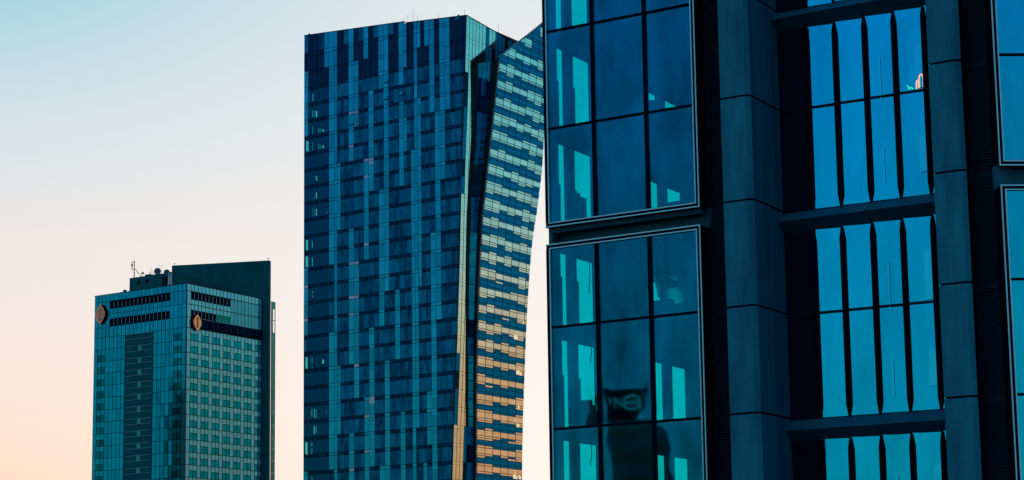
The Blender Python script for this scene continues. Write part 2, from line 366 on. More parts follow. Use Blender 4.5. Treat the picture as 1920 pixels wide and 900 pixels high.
# the recess: beams, fins, transoms, windows
SM = [10.67, 12.1, 13.51, 14.95, 16.35, 17.75, 19.2]; DW = 3.75
for q in range(-6, 4):
    zb = 18.08 + q * 2 * ST                             # back top edge of the beam
    prof = [(3.78, zb - .02), (2.9, zb - .49), (2.9, zb - .53), (3.78, zb - .93)]
    for a, b in ((10.68, 14.92), (14.95, 19.3)):
        f = MB(); f.hexa([FB.P(a, d, z) for d, z in prof], [FB.P(b, d, z) for d, z in prof]); f.build('spandrel_beam', M_beam, OB)
    z0, z1 = zb, zb + 2 * ST - .93
    tr = MB(); tr.box(FB, SM[0], SM[-1], DW - .04, DW + .06, zb + ST - .06, zb + ST + .03); tr.build('transom', M_dark, OB)
    for i, s in enumerate(SM[1:-1]):
        f = MB()
        pf = [(DW + .05, z0), (DW - .05, z0), (DW - .27, z0 + .5), (DW - .27, z1 - .5), (DW - .05, z1), (DW + .05, z1)]
        f.hexa([FB.P(s - .07, d, z) for d, z in pf], [FB.P(s + .05, d, z) for d, z in pf]); f.build('fin', M_black, OB)
    for i in range(6):
        for a, b in ((z0 + .02, zb + ST - .08), (zb + ST + .05, z1 + .02)):
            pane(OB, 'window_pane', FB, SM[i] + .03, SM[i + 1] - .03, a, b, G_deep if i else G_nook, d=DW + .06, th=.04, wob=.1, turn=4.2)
bk = MB(); bk.box(FB, 10.6, 19.4, 3.9, 5.2, zbot, ztop); bk.build('recess_wall', M_black, OB)
# neon lines behind the top right recess window
def neon(name, pts, colr, label, r=.028):
    mb = MB()
    P = [FB.P(s, DW - .045, z) for s, z in pts]
    for a, b in zip(P, P[1:]): mb.tube(a, b, r, 6)
    o = mb.build(name, glowing(name + '_light', colr, 1.0)); return tag(o, label, 'neon light')
arc = lambda cx, cz, rx, rz, a0, a1, n=10: [(cx + rx * math.cos(R(a0 + (a1 - a0) * i / n)), cz + rz * math.sin(R(a0 + (a1 - a0) * i / n))) for i in range(n + 1)]
neon('neon_tube', [(17.3, 22.72)] + arc(17.37, 22.92, .07, .16, 180, 20) + [(17.42, 22.74)] + [(17.4, 22.95)] + arc(17.53, 23.12, .10, .2, 185, 0) + [(17.63, 22.74)], (1, .55, .42), 'pink neon arches glowing low in the top right recessed window')
neon('neon_tube', arc(17.02, 22.72, .11, .1, 10, 170) + [(16.95, 22.8), (16.86, 22.95)], (.05, .8, .5), 'green neon curl left of the pink neon arches', .02)
# paler glass plates painting light reflected patches and streaks onto the recess panes
G_pale = coated('pale_reflection_glass', (.02, .70, .98), (0, .1, .14), .93, .05, .04, .003, cloudy=.2)
for q in range(-2, 2):
    zb = 18.08 + q * 2 * ST
    for z0, z1 in ((zb + ST + .1, zb + ST + 2.1 - .1 * q), (zb + 1.0, zb + 2.6)):
        pane(OB, 'pale_reflection', FB, 17.28, 17.68, z0, z1, G_pale, d=DW - .0, th=.02, wob=0, turn=4.2)
        pane(OB, 'pale_reflection', FB, 15.55, 15.64, z0 - .3, z1 - .35, G_pale, d=DW - .0, th=.02, wob=0, turn=4.2)
        pane(OB, 'pale_reflection', FB, 14.74, 14.84, z0, z1 - .2, G_pale, d=DW - .0, th=.02, wob=0, turn=4.2)

# ================================================================== tall tower in the middle
KZ = .925
FZ = Frame((-9.9268 * KZ, 480 * KZ), 126.92, 29.9, KZ)
base = FZ.P(-20, 10, 0); base.z = 0
TW = thing('glass_skyscraper', 'tallest tower, blue checkered glass with a curved sail of teal and peach panes', 'skyscraper', base)
G_light = coated('light_strip_glass', (.01, .41, .575), (0, .07, .14), .82, .05, .2, .007, cloudy=.22)
G_pink = coated('pink_reflection_tint', (.42, .46, .60), (0, .08, .16), .7, .05, .2, .006)  # reflection of pink cloud painted into the tint of chosen panels
G_win = coated('curtained_glass', (.0, .26, .55), (.0, .010, .045), .2, .06, .3, .006, base2=(.0, .26, .35), streak=(1.1, 1.1, .34))
G_sp = coated('dark_spandrel', (.0, .06, .14), (.0, .010, .035), .35, .15, .3, 0)
G_corner = clear_glass('corner_glass', (.22, .82, .72), (.0, .20, .45), .22, .03, .004)
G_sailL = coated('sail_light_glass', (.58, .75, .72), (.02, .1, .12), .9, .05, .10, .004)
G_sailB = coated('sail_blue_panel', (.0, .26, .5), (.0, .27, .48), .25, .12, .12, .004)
G_zpL = coated('edge_light_glass', (.52, .78, .72), (.02, .1, .12), .9, .03, .06, .003)
G_zpB = coated('edge_blue_panel', (.0, .26, .5), (.0, .24, .42), .25, .08, .12, .003)
SZ, ZT = 3.893, 118.25
def zrow(r): return ZT - SZ * r
COL = [-47.83, -46.5, -44.62, -43.05, -41.5, -40.05, -38.45, -37.55, -36.55, -35.5, -34.05, -32.5, -31.02, -29.5, -28.03, -26.5, -25.03, -23.5, -22.05, -20.4, -19.0, -17.6, -16.7, -15.55, -14.55, -13.6, -12.6, -11.5, -10.1, -8.62, -7.15, -5.7, -4.2, -2.75, -1.3, .8]
STRIP = [(-41.5, -40.1, -9, -3), (-40.1, -37.6, -9, 3), (-40, -36.6, 3, 7), (-40, -37.5, 7, 9), (-38.5, -37.5, 9, 13), (-40, -37.5, 13, 15), (-40, -36.5, 15, 19), (-40, -37.5, 19, 21), (-38.4, -37.5, 21, 24),
 (-34.1, -32.5, -9, -3), (-34, -31.1, -3, 1), (-34.1, -32.5, 1, 3), (-29.6, -28.1, -9, -3), (-25, -22.1, -9, -1), (-23.5, -22.1, -1, 5), (-25, -22.1, 5, 11), (-25, -23.6, 11, 13), (-28, -26.6, -1, 3), (-29.5, -26.6, 3, 5), (-29.5, -28.1, 5, 9),
 (-34, -32.5, 7, 9), (-33.9, -31, 9, 15), (-32.4, -31, 15, 17), (-28, -26.5, 13, 17), (-29.4, -26.5, 17, 21), (-29.4, -27.9, 21, 24), (-33.9, -32.5, 19, 24), (-19, -16.7, -9, -2), (-19, -17.6, -2, -1), (-19, -17.6, 0, 1), (-19, -16.7, 1, 3), (-19, -17.6, 3, 5),
 (-14.6, -12.6, -9, -3), (-14.6, -13.6, -3, 0), (-14.5, -12.6, 0, 3), (-15.6, -12.7, 3, 11), (-15.6, -13.6, 11, 19), (-15.5, -14.5, 19, 24), (-11.5, -8.7, -9, -3), (-10.1, -8.7, -3, 1), (-8.6, -5.7, 1, 5), (-8.6, -7.2, 5, 8), (-10.1, -7.1, 8, 13), (-10.1, -8.6, 13, 17),
 (-11.4, -8.6, 17, 20), (-10.1, -8.6, 20, 24), (-7.1, -4.2, -9, 1), (-20.4, -19, 11, 15), (-23.5, -22, 15, 21), (-25, -22, 21, 24), (-19, -17.6, 18, 24), (-12.6, -11.6, 21, 24), (-47.8, -46.5, -3, 1), (-47.8, -46.5, 9, 13), (-47.8, -46.5, 21, 24)]
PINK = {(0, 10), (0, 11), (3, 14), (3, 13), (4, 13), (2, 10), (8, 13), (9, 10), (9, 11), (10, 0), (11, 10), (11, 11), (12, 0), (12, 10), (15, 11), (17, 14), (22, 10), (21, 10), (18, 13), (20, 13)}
def is_light(s, r): return any(a - .35 < s < b + .35 and r0 <= r < r1 for a, b, r0, r1 in STRIP)
def interp(x, T):
    for (x0, y0), (x1, y1) in zip(T, T[1:]):
        if x0 <= x <= x1: return y0 + (y1 - y0) * (x - x0) / (x1 - x0)
    return T[0][1] if x < T[0][0] else T[-1][1]
EDGE = [(-70, -4.9), (32, -4.61), (47, -3.83), (64.6, -2.73), (82, -1.85), (100, -1.15), (118, -.05), (135, .72)]   # slanting right edge
ROWZ = [(r, zrow(r + 1), zrow(r)) for r in range(23, -4, -1)] + [(-4, zrow(-3), 134.4), (-5, 134.4, 140)]
def roofclip(p):
    if len(p) < 3: return []
    if max(q[0] for q in p) < -16.9: return clip(p, .0676, 1, 135.475)      # left part of the roof, rising to the left
    return clip(p, .0795, 1, 134.94)
cand = {}
stuff = {}
def addpane(thing_, name, F, poly, mat, d, key, cap_in=True):
    cand.setdefault((thing_, name), []).append((key, F, poly, mat, d))
def flush(thing_, cap=300):
    for (th, name), L in list(cand.items()):
        if th is not thing_: continue
        L.sort(key=lambda x: x[0]); rest = {}
        for i, (key, F, poly, mat, d) in enumerate(L):
            ss = [p[0] for p in poly]; zz = [p[1] for p in poly]
            rect = len(poly) == 4 and area(poly) > .995 * (max(ss) - min(ss)) * (max(zz) - min(zz))
            if i < cap:
                if rect: pane(th, name, F, min(ss), max(ss), min(zz), max(zz), mat, d=d, th=.06, wob=.18)
                else:
                    mb = MB(); mb.plate(F, poly, d, d + .06); mb.build(name, mat, th)
            else:
                rest.setdefault(mat.name, (mat, MB()))[1].plate(F, poly, d - .03, d + .03)
        for mat, mb in rest.values():
            o = mb.build(name, mat, th); o['kind'] = 'stuff'
        del cand[(th, name)]
rect = lambda a, b, c, d: [(a, c), (b, c), (b, d), (a, d)]
back = MB(); mull = MB()
for r, zb, zt in ROWZ:
    e0, e1 = interp(zb, EDGE), interp(zt, EDGE)
    sl = (e1 - e0) / (zt - zb)
    ecl = lambda p: clip(p, 1, -sl, e0 - sl * zb)
    bandh = .78 if r > -4 else .95
    for i in range(len(COL) - 1):
        a, b = COL[i] + .05, COL[i + 1] - .05
        lightc = is_light((a + b) / 2, r)
        zs = [zb + .04, zt - .04] if r == -5 else [zb + .055, zt - bandh - .055, zt - bandh + .055, zt - .055]
        if lightc and r > -4 and i in (8, 14, 18, 21, 25, 31, 28): zs = [zb + .04, zt - 2 * bandh - .03, zt - 2 * bandh + .03, zt - bandh - .03, zt - bandh + .03, zt - .04]
        lit_corner = i < 5 and not lightc and r > -3
        for q in range(0, len(zs), 2):
            p = roofclip(ecl(rect(a, b, zs[q], zs[q + 1])))
            if area(p) < .08: continue
            topband = q == len(zs) - 2 and r > -5
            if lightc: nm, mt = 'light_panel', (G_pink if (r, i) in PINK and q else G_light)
            elif r == -5: nm, mt = 'parapet_pane', G_sp if (i * 7) % 3 else G_win
            elif topband: nm, mt = 'spandrel_panel', G_sp
            elif r < -2 and not lightc: nm, mt = 'plant_pane', G_sp
            else: nm, mt = 'window_pane', (G_corner if lit_corner else G_win)
            addpane(TW, nm, FZ, p, mt, 0.0, (-a, r))
        if not lit_corner:
            p = roofclip(ecl(rect(COL[i], COL[i + 1], zb, zt)))
            if area(p) > .05: back.plate(FZ, p, .07, .4)
        if not lightc and i > 0:
            p = roofclip(ecl(rect(COL[i] - .03, COL[i] + .03, zb, zt)))
            if area(p) > .05: mull.plate(FZ, p, -.06, .02)
back.build('backing_wall', M_dark, TW)
o = mull.build('mullion', M_rail, TW); o['kind'] = 'stuff'
# opened vent flaps
for s, z, wd in ((-22.8, 122.4 + 1.3, 1.4), (-22.8, 118.5 + 1.3, 1.4), (-33.2, 114.4 + 1.0, 1.4), (-18.2, 117.9 + 2.2, .9)):
    mb = MB(); mb.hexa([FZ.P(s - wd / 2, 0, z + .5), FZ.P(s + wd / 2, 0, z + .5), FZ.P(s + wd / 2, .05, z + .5), FZ.P(s - wd / 2, .05, z + .5)], [FZ.P(s - wd / 2, -.35, z - .35), FZ.P(s + wd / 2, -.35, z - .35), FZ.P(s + wd / 2, -.3, z - .35), FZ.P(s - wd / 2, -.3, z - .35)])
    mb.build('vent_flap', G_light, TW)
    mb = MB(); mb.box(FZ, s - wd / 2, s + wd / 2, -.045, -.035, z - .5, z - .28); mb.build('vent_opening', M_black, TW)
# corner rooms on the left: a flank wall with slots, open to the sky beyond
SLOT = [(2.14, 2.79, 127.25, 129.07), (3.23, 3.66, 127.49, 129.39), (6.73, 7.09, 128.71, 129.42), (3.23, 3.67, 123.58, 125.41), (3.24, 3.61, 119.65, 121.49), (3.9, 4.33, 119.85, 121.52), (4.55, 5.39, 120.08, 121.56), (3.25, 3.61, 115.72, 117.58), (5.68, 6.12, 116.5, 117.58), (6.52, 6.93, 116.7, 117.6), (7.36, 8.21, 117.03, 117.65), (8.47, 8.72, 117.27, 117.66), (8.98, 9.31, 117.42, 117.65), (0.68, 1.93, 111.13, 113.62), (3.26, 3.59, 111.81, 113.69), (5.69, 6.13, 112.58, 113.72), (6.53, 6.89, 112.73, 113.74), (7.37, 8.14, 113.07, 113.78), (8.58, 8.8, 113.41, 113.73), (0.76, 0.97, 107.11, 109.7), (4.62, 5.27, 104.74, 105.91), (4.62, 5.27, 100.56, 101.98), (3.22, 3.51, 100.03, 100.55), (3.94, 4.26, 100.29, 100.99), (3.23, 3.51, 96.12, 98.02), (3.95, 4.31, 96.28, 98.03), (4.63, 5.28, 96.41, 98.06), (8.95, 9.32, 97.52, 98.12), (0.68, 1.82, 87.73, 90.17), (3.07, 3.53, 88.58, 90.18), (0.59, 1.83, 83.7, 86.24), (3.11, 3.54, 84.19, 86.28), (3.17, 3.56, 77.93, 78.41), (3.17, 3.56, 76.96, 77.48), (10.64, 10.97, 77.76, 78.56), (0.54, 0.83, 64.04, 66.67), (0.56, 1.68, 60.14, 62.75), (3.06, 3.45, 61.48, 62.84), (3.07, 3.46, 60.53, 60.86), (7.24, 8.32, 61.91, 62.87), (2.99, 3.41, 49.31, 51.05), (3.84, 4.47, 49.12, 51.08), (4.72, 5.11, 48.89, 51.06), (8.83, 9.16, 50.37, 51.13), (3.77, 4.48, 45.29, 47.13), (4.73, 5.12, 45.45, 47.19), (0.48, 1.78, 40.53, 43.24), (3.0, 3.43, 42.48, 43.26), (3.01, 3.43, 40.76, 41.98), (0.5, 0.74, 36.58, 39.29), (3.09, 3.48, 34.78, 35.43)]
fk = MB(); slabs = MB()
for r, zb, zt in ROWZ:
    S = [q for q in SLOT if q[2] > zb - .4 and q[3] < zt + .4 and zb <= (q[2] + q[3]) / 2 < zt]
    xs = sorted({.08, 14.0, *[v for q in S for v in q[:2]]})
    lo, hi = (zb, zt)
    if r == -5: hi = 138.6
    for x0, x1 in zip(xs, xs[1:]):
        h = sorted([(q[2], q[3]) for q in S if q[0] <= (x0 + x1) / 2 <= q[1]]); z = lo
        for a, b in h:
            fk.box(FZ, COL[0], COL[0] + .18, x0, x1, z, max(z, a)); z = b
        fk.box(FZ, COL[0], COL[0] + .18, x0, x1, z, hi)
    slabs.box(FZ, COL[0] + .2, COL[5] + .1, .1, 14, zb - .25, zb + .02)
fk.build('flank_wall', M_dark, TW); slabs.build('floor_slab', M_black, TW)
bd = MB()
bd.box(FZ, COL[5] - .05, COL[5] + .15, .1, 14, zrow(24), 134.2)
bd.box(FZ, COL[0], COL[5], 14, 14.4, zrow(24), 134.2)
for r, zb, zt in ROWZ[:-1]:
    e = min(interp(zb, EDGE), interp(zt, EDGE))
    bd.box(FZ, COL[5] + .15, e - .12, .42, 30, zb, zt)
bd.box(FZ, COL[0], COL[5] + .15, 14.4, 30, zrow(24), 134.2)
bd.box(FZ, COL[0], -4.9, .2, 30, -CAMH / KZ, zrow(24))                      # lower storeys, below the picture
bd.build('core_wall', M_dark, TW)
cp = MB()                                                                   # roof edge
for a, za, b, zbb in ((COL[0], 138.7, -17.4, 136.65), (-17.4, 136.65, -16.6, 136.26), (-16.6, 136.26, .76, 134.88)):
    cp.hexa([FZ.P(a, -.08, za), FZ.P(b, -.08, zbb), FZ.P(b, .5, zbb), FZ.P(a, .5, za)], [FZ.P(a, -.08, za + .16), FZ.P(b, -.08, zbb + .16), FZ.P(b, .5, zbb + .16), FZ.P(a, .5, za + .16)])
cp.build('roof_coping', M_black, TW)
# narrow bright face round the corner, and the sail standing out from it
TE = [(-70, 7.6), (32, 7.57), (38, 7.36), (47, 6.83), (56, 6.17), (64.6, 5.74), (73.4, 5.5), (82, 5.44), (91, 5.8), (100, 6.85), (109, 7.7), (115, 7.9), (135, 8.5)]
TT = [(-70, 1.3), (47, 1.29), (56, 1.36), (64.6, 1.43), (73.4, 1.6), (82, 1.78), (91, 1.99), (100, 2.25), (109, 2.5), (115.5, 2.88), (127, 3.7), (140, 4.4)]
TWd = [(-70, 20.4), (39, 20.5), (49, 21), (58, 21.5), (67, 21.8), (76, 22.2), (86, 22.7), (95, 23.85), (105, 24.3), (121, 22.9), (140, 20.5)]
def zp_frame(z):
    return Frame(FZ.P(interp(z, EDGE), 0, 0), 29.9, 299.9, KZ)              # s away along the face, d into the building
ZP_ROWS = ROWZ
zpb = MB(); sb = MB(); ew = MB(); scp = MB()
for r, zb, zt in ZP_ROWS:
    zm = (zb + zt) / 2; F = zp_frame(zm); eb = interp(zm, TE); T = interp(zm, TT); W = interp(zm, TWd)
    if r == -5: zt = 135.2
    L = 22 if zb > 117 else eb
    topc = lambda p: clip(p, .0706, 1, 134.86)
    for e in range(5):
        y0, y1 = zb + (zt - zb) * e / 5, zb + (zt - zb) * (e + 1) / 5
        p = topc(rect(0, L, y0, y1))
        if area(p) > .05: zpb.plate(zp_frame((y0 + y1) / 2), p, .07, .35)
    n = int(L / 1.42)
    for i in range(n):
        a, b = .03 + i * 1.42, .03 + (i + 1) * 1.42 - .2
        if i == n - 1: b = L
        if r <= -4: lt = i in (0, 1, 2, 3, 4, 5, 7, 8)
        elif zm > 121.5: lt = i < 6
        elif 94 < zm or 44 < zm < 59.7: lt = 1 <= i < 4
        else: lt = i < 3
        mt = G_zpL if lt else (G_zpB if (i + max(r, 0)) % 4 else G_sp)
        for q0, q1, nm, ns in ((zb + .03, zt - .80, 'edge_pane', 5), (zt - .75, zt - .03, 'edge_spandrel', 1)):
            mb = MB()
            for e in range(ns):                     # set out in small steps, each strip upright
                y0, y1 = q0 + (q1 - q0) * e / ns, q0 + (q1 - q0) * (e + 1) / ns
                p = topc(rect(a, b, y0, y1))
                if area(p) > .05: mb.plate(zp_frame((y0 + y1) / 2), p, -.03, .06)
            if mb.f: mb.build(nm, mt, TW)
    # end wall of the sail, facing the street, stepped out the same way
    if zb < 126:
        dk = abs(zm - 97) < 4; m1, m2 = MB(), MB()
        for e in range(5):
            y0, y1 = zb + (zt - zb) * e / 5, zb + (zt - zb) * (e + 1) / 5; ym = (y0 + y1) / 2
            T = interp(ym, TT); FE = Frame(zp_frame(ym).P(interp(ym, TE), 0, 0), 119.9, 29.9, KZ)   # s outwards, d along the face
            g0, g1 = (.05 if e == 0 else 0), (.05 if e == 4 else 0)
            m1.box(FE, .02, T * .47, -.03, .03, y0 + g0, y1 - g1)
            m2.box(FE, T * .5, T - .14, .02, .08, y0 + g0, y1 - g1)
            ew.box(FE, T - .12, T + .05, -.05, .3, y0, y1); ew.box(FE, .02, T - .1, .1, .3, y0, y1)
        m1.build('end_pane', G_sp if dk else G_light, TW); m2.build('end_panel', M_black, TW)
# sail: five strips of glass to a storey, each strip set out a little from the one below, clipped by the sloping top
for r, zb, zt in ROWZ[:-2] + [(-4, zrow(-3), 134.2), (-5, 134.2, 138.1), (-6, 138.1, 142.0)]:
    H = zt - zb; fr = [(0, .30), (.30, .42), (.42, .54), (.54, .87), (.87, 1.0)]
    tz = lambda p: clip(p, -.652, 1, 126.75)
    for q, (f0, f1) in enumerate(fr):
        q0, q1 = zb + f0 * H, zb + f1 * H; zm = (q0 + q1) / 2
        F = zp_frame(zm); T = interp(zm, TT); W = interp(zm, TWd)
        FS = Frame(F.P(interp(zm, TE), 0, 0) + azv(119.9) * T * KZ, 29.9, 299.9, KZ)
        cols = [.05, .5] + [.5 + 3.36 * j for j in range(1, 7) if .5 + 3.36 * j < W - .5] + [W]
        p = tz(rect(0, W, q0, q1))
        if area(p) < .05: continue
        f = lambda z: (z - 126.75) / .652
        if f(q1) > 0:                       # sloping coping along the top edge
            s0, s1 = max(f(q0), 0) - .1, min(f(q1), W) + .1; h = lambda v: 126.75 + .652 * v
            if s1 > s0 + .15: scp.hexa([FS.P(s0, -.12, h(s0) - .12), FS.P(s1, -.12, h(s1) - .12), FS.P(s1, .32, h(s1) - .12), FS.P(s0, .32, h(s0) - .12)], [FS.P(s0, -.12, h(s0) + .12), FS.P(s1, -.12, h(s1) + .12), FS.P(s1, .32, h(s1) + .12), FS.P(s0, .32, h(s0) + .12)])
        sb.plate(FS, p, .08, T - .05 if q0 < 125.4 else .3)
        for j in range(len(cols) - 1):
            a, b = cols[j] + .12, cols[j + 1] - .12
            if b - a < .1: a, b = cols[j] + .05, cols[j + 1] - .05
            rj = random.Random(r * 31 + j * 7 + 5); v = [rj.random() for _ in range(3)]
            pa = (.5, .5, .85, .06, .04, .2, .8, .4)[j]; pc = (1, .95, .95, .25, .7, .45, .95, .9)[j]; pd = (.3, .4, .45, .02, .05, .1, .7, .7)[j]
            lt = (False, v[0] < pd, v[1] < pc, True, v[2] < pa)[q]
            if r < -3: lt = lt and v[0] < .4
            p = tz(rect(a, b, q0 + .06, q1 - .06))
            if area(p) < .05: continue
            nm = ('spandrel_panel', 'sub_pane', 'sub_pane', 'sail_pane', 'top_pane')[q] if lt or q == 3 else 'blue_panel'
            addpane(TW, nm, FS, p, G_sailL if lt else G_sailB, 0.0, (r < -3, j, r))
zpb.build('edge_backing', M_dark, TW); sb.build('sail_core', M_dark, TW); scp.build('sail_coping', M_rail, TW); ew.build('sail_end_frame', M_line, TW)
cp = MB(); Ft = zp_frame(134.8)
cp.hexa([Ft.P(0, -.08, 134.86), Ft.P(22, -.08, 133.3), Ft.P(22, .4, 133.3), Ft.P(0, .4, 134.86)], [Ft.P(0, -.08, 135.02), Ft.P(22, -.08, 133.46), Ft.P(22, .4, 133.46), Ft.P(0, .4, 135.02)])
cp.build('roof_coping', M_black, TW)
lw = MB(); F = zp_frame(30); lw.box(F, 0, 28, -1.3, 4, -CAMH / KZ, zrow(24)); lw.build('lower_facade', M_dark, TW)
flush(TW)
# glowing panes standing in for warm bright reflections in the sail glass
M_glow_pane = glowing('warm_reflection_glow', (1, .80, .48), .85)
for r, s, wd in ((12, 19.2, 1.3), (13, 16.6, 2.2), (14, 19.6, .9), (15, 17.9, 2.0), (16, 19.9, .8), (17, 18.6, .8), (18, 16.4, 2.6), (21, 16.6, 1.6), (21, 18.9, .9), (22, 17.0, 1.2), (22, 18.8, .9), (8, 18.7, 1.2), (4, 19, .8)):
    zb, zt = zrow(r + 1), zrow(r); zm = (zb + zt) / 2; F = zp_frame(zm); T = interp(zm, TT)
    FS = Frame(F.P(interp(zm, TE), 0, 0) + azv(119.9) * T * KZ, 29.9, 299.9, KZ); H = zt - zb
    pane(TW, 'glow_pane', FS, s - wd * .2, s + wd * .55, zb + (.32 if r % 2 else .55) * H, zb + .83 * H, M_glow_pane, d=-.045, th=.02, wob=0)
    if r % 3 == 0: pane(TW, 'glow_pane', FS, s + wd * .6, s + wd, zb + .3 * H, zb + .5 * H, M_glow_pane, d=-.045, th=.02, wob=0)

# rooftop masts and lamps of the tall tower
FZ5 = FZ
for s, z, lab in ((-21.0, 139.3, 'shortest thin mast at the raised roof step of the tallest tower'), (-19.7, 139.9, 'thin mast just right of the roof step on the tallest tower'), (-18.15, 140.9, 'tallest thin mast in the middle of the tallest tower roof'), (-16.9, 139.4, 'thin mast on the right of the roof masts, tallest tower'), (-10.6, 138.5, 'lone thin mast right of centre on the tallest tower roof'), (-3.15, 138.2, 'thin mast beside the roof corner of the tallest tower')):
    mb = MB(); mb.tube(FZ.P(s, 5, 133.5), FZ.P(s, 5, z), .045, 5, .03); tag(mb.build('roof_mast', M_mast), lab, 'mast', 'thin masts on the tower roof')
mb = MB(); mb.tube(FZ.P(.7, 14, 131.5), FZ.P(.7, 14, 136.2), .045, 5, .03); tag(mb.build('roof_mast', M_mast), 'faint thin mast over the sloping roof beside the sail', 'mast', 'thin masts on the tower roof')
for s, z, d, lab, tp in ((-3.6, 136.2, 3.0, 'red warning lamp at the right roof corner of the tallest tower', M_red), (-47.0, 139.0, 1.0, 'small warning lamp at the left roof corner of the tallest tower', M_mast), (-11.9, 136.6, 3, 'small lamp on the roof edge of the tallest tower', M_mast)):
    t = thing('warning_lamp', lab, 'lamp', FZ.P(s, d, z - 1.2))
    mb = MB(); mb.tube(FZ.P(s, d, z - 2.5), FZ.P(s, d, z), .09, 6); mb.build('post', M_mast, t)
    mb = MB(); mb.tube(FZ.P(s, d, z), FZ.P(s, d, z + .35), .28, 8, .16); mb.build('lamp_head', tp, t)

# ================================================================== hotel tower on the left
KI = .955
OI = (-82.732 * KI, 560 * KI)
FL = Frame(OI, 126.73, 29.21, KI)              # left face: s runs up to 0 at the corner, d into the building
FRt = Frame(OI, 29.21, 306.73, KI)             # right face: s away from the corner, d into the building
base = FL.P(-16, 14, 0); base.z = 0
HT = thing('hotel_tower', 'lower teal glass hotel tower with square windows and a dark slab, on the left', 'hotel', base)
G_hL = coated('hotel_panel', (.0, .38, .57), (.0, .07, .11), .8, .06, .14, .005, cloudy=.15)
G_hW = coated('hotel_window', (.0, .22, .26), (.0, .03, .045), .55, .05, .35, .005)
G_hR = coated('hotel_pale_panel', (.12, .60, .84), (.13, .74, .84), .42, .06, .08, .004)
G_hG = coated('hotel_green_window', (.0, .42, .66), (.0, .36, .44), .42, .05, .16, .004)
M_core = solid('core_louvre', (.0, .115, .135), .8, c2=(.0, .15, .17), scale=.6, spec=.03)
M_corewin = coated('core_window', (.05, .5, .5), (.01, .13, .14), .45, .1, .1, 0)
M_sign = coated('sign_board', (.0, .1, .2), (.0005, .004, .012), .02, .3, 0, 0)
M_letter = coated('sign_letter', (.0, .2, .4), (.003, .035, .09), .05, .2, 0, 0)
M_white = solid('white_rail', (.3, .5, .5), .4)
zfl = [88.3, 86.5, 83.1, 79.78, 77.06] + [73.9 - 3.145 * i for i in range(14)]
cL = [-33.8 + 33.8 * i / 23 for i in range(24)]
cR = [.22, 1.79, 3.33, 4.88, 6.37, 7.95, 9.46, 11.04, 12.6, 14.11, 15.6, 17.18, 18.7, 20.22, 21.8, 23.3, 24.78, 26.45, 27.97, 29.5, 31.0, 32.45]
bk = MB()
bk.box(FL, -33.85, -.2, .2, 32.5, -CAMH / KI, 88.2); bk.build('core_wall', M_black, HT)
rails = MB()
for i, (zt, zb) in enumerate(zip(zfl, zfl[1:])):
    # left face
    for c in range(23):
        a, b = cL[c] + .09, cL[c + 1] - .09; m_ = (a + b) / 2; key = (i, -m_)
        in_strip = -27.8 < m_ < -6.1
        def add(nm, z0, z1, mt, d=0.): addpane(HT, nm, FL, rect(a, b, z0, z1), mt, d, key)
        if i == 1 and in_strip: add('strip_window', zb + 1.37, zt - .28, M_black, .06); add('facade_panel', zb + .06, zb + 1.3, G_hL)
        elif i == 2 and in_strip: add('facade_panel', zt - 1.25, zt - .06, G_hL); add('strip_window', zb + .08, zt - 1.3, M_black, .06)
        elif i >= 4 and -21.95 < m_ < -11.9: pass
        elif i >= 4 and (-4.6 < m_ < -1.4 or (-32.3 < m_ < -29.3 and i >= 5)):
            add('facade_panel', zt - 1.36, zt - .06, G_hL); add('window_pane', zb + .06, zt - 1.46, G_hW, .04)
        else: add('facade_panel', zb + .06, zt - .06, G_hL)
    if i >= 4:
        mb = MB(); mb.box(FL, -21.9, -11.95, -.02, .08, zb + .03, zt - .03); mb.build('core_panel', M_core, HT)
        rails.box(FL, -21.85, -12.05, -.1, -.03, zt - .05, zt + .04); rails.box(FL, -21.8, -12.1, -.1, -.03, zt - 1.42, zt - 1.34)
        if i >= 5: pane(HT, 'core_window', FL, -17.2, -16.0, zt - 1.3, zt - .1, M_corewin, d=-.03, th=.05)
    # right face
    for c in range(21):
        a, b = cR[c] + .13, cR[c + 1] - .13; m_ = (a + b) / 2; key = (i, m_)
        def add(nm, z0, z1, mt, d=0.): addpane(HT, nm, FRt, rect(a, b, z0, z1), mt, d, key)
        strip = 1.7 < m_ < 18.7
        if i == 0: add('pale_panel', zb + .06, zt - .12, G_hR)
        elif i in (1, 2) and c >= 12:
            for q, mt in enumerate((G_hR, G_hG, G_hR, G_hG, G_hR)):  # vertical stripe reflections put in as alternating pale and green slats
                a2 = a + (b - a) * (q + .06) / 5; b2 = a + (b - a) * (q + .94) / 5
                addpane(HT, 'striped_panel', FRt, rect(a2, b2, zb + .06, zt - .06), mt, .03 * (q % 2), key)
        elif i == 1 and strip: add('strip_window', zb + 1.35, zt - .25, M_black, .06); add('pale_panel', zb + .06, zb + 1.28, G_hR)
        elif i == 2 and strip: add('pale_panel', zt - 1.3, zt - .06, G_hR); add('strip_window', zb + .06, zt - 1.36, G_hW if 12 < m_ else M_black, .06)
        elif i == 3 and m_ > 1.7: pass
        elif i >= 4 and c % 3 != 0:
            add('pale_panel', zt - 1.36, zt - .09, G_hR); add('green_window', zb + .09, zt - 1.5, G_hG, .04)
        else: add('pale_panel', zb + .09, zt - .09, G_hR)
    if i < 3:
        for c in range(12, 21):                       # thin glass fins on the plant storeys
            for q in (): rails.box(FRt, cR[c] + q * 1.5, cR[c] + q * 1.5 + .13, -.06, -.035, zb + .1, zt - .1) if i else None
for c in range(23):
    if -27.8 < cL[c] < -6.0:
        for z0, z1 in ((84.5, 86.2), (79.9, 81.8)): rails.box(FL, cL[c] - .06, cL[c] + .06, -.02, .07, z0, z1)
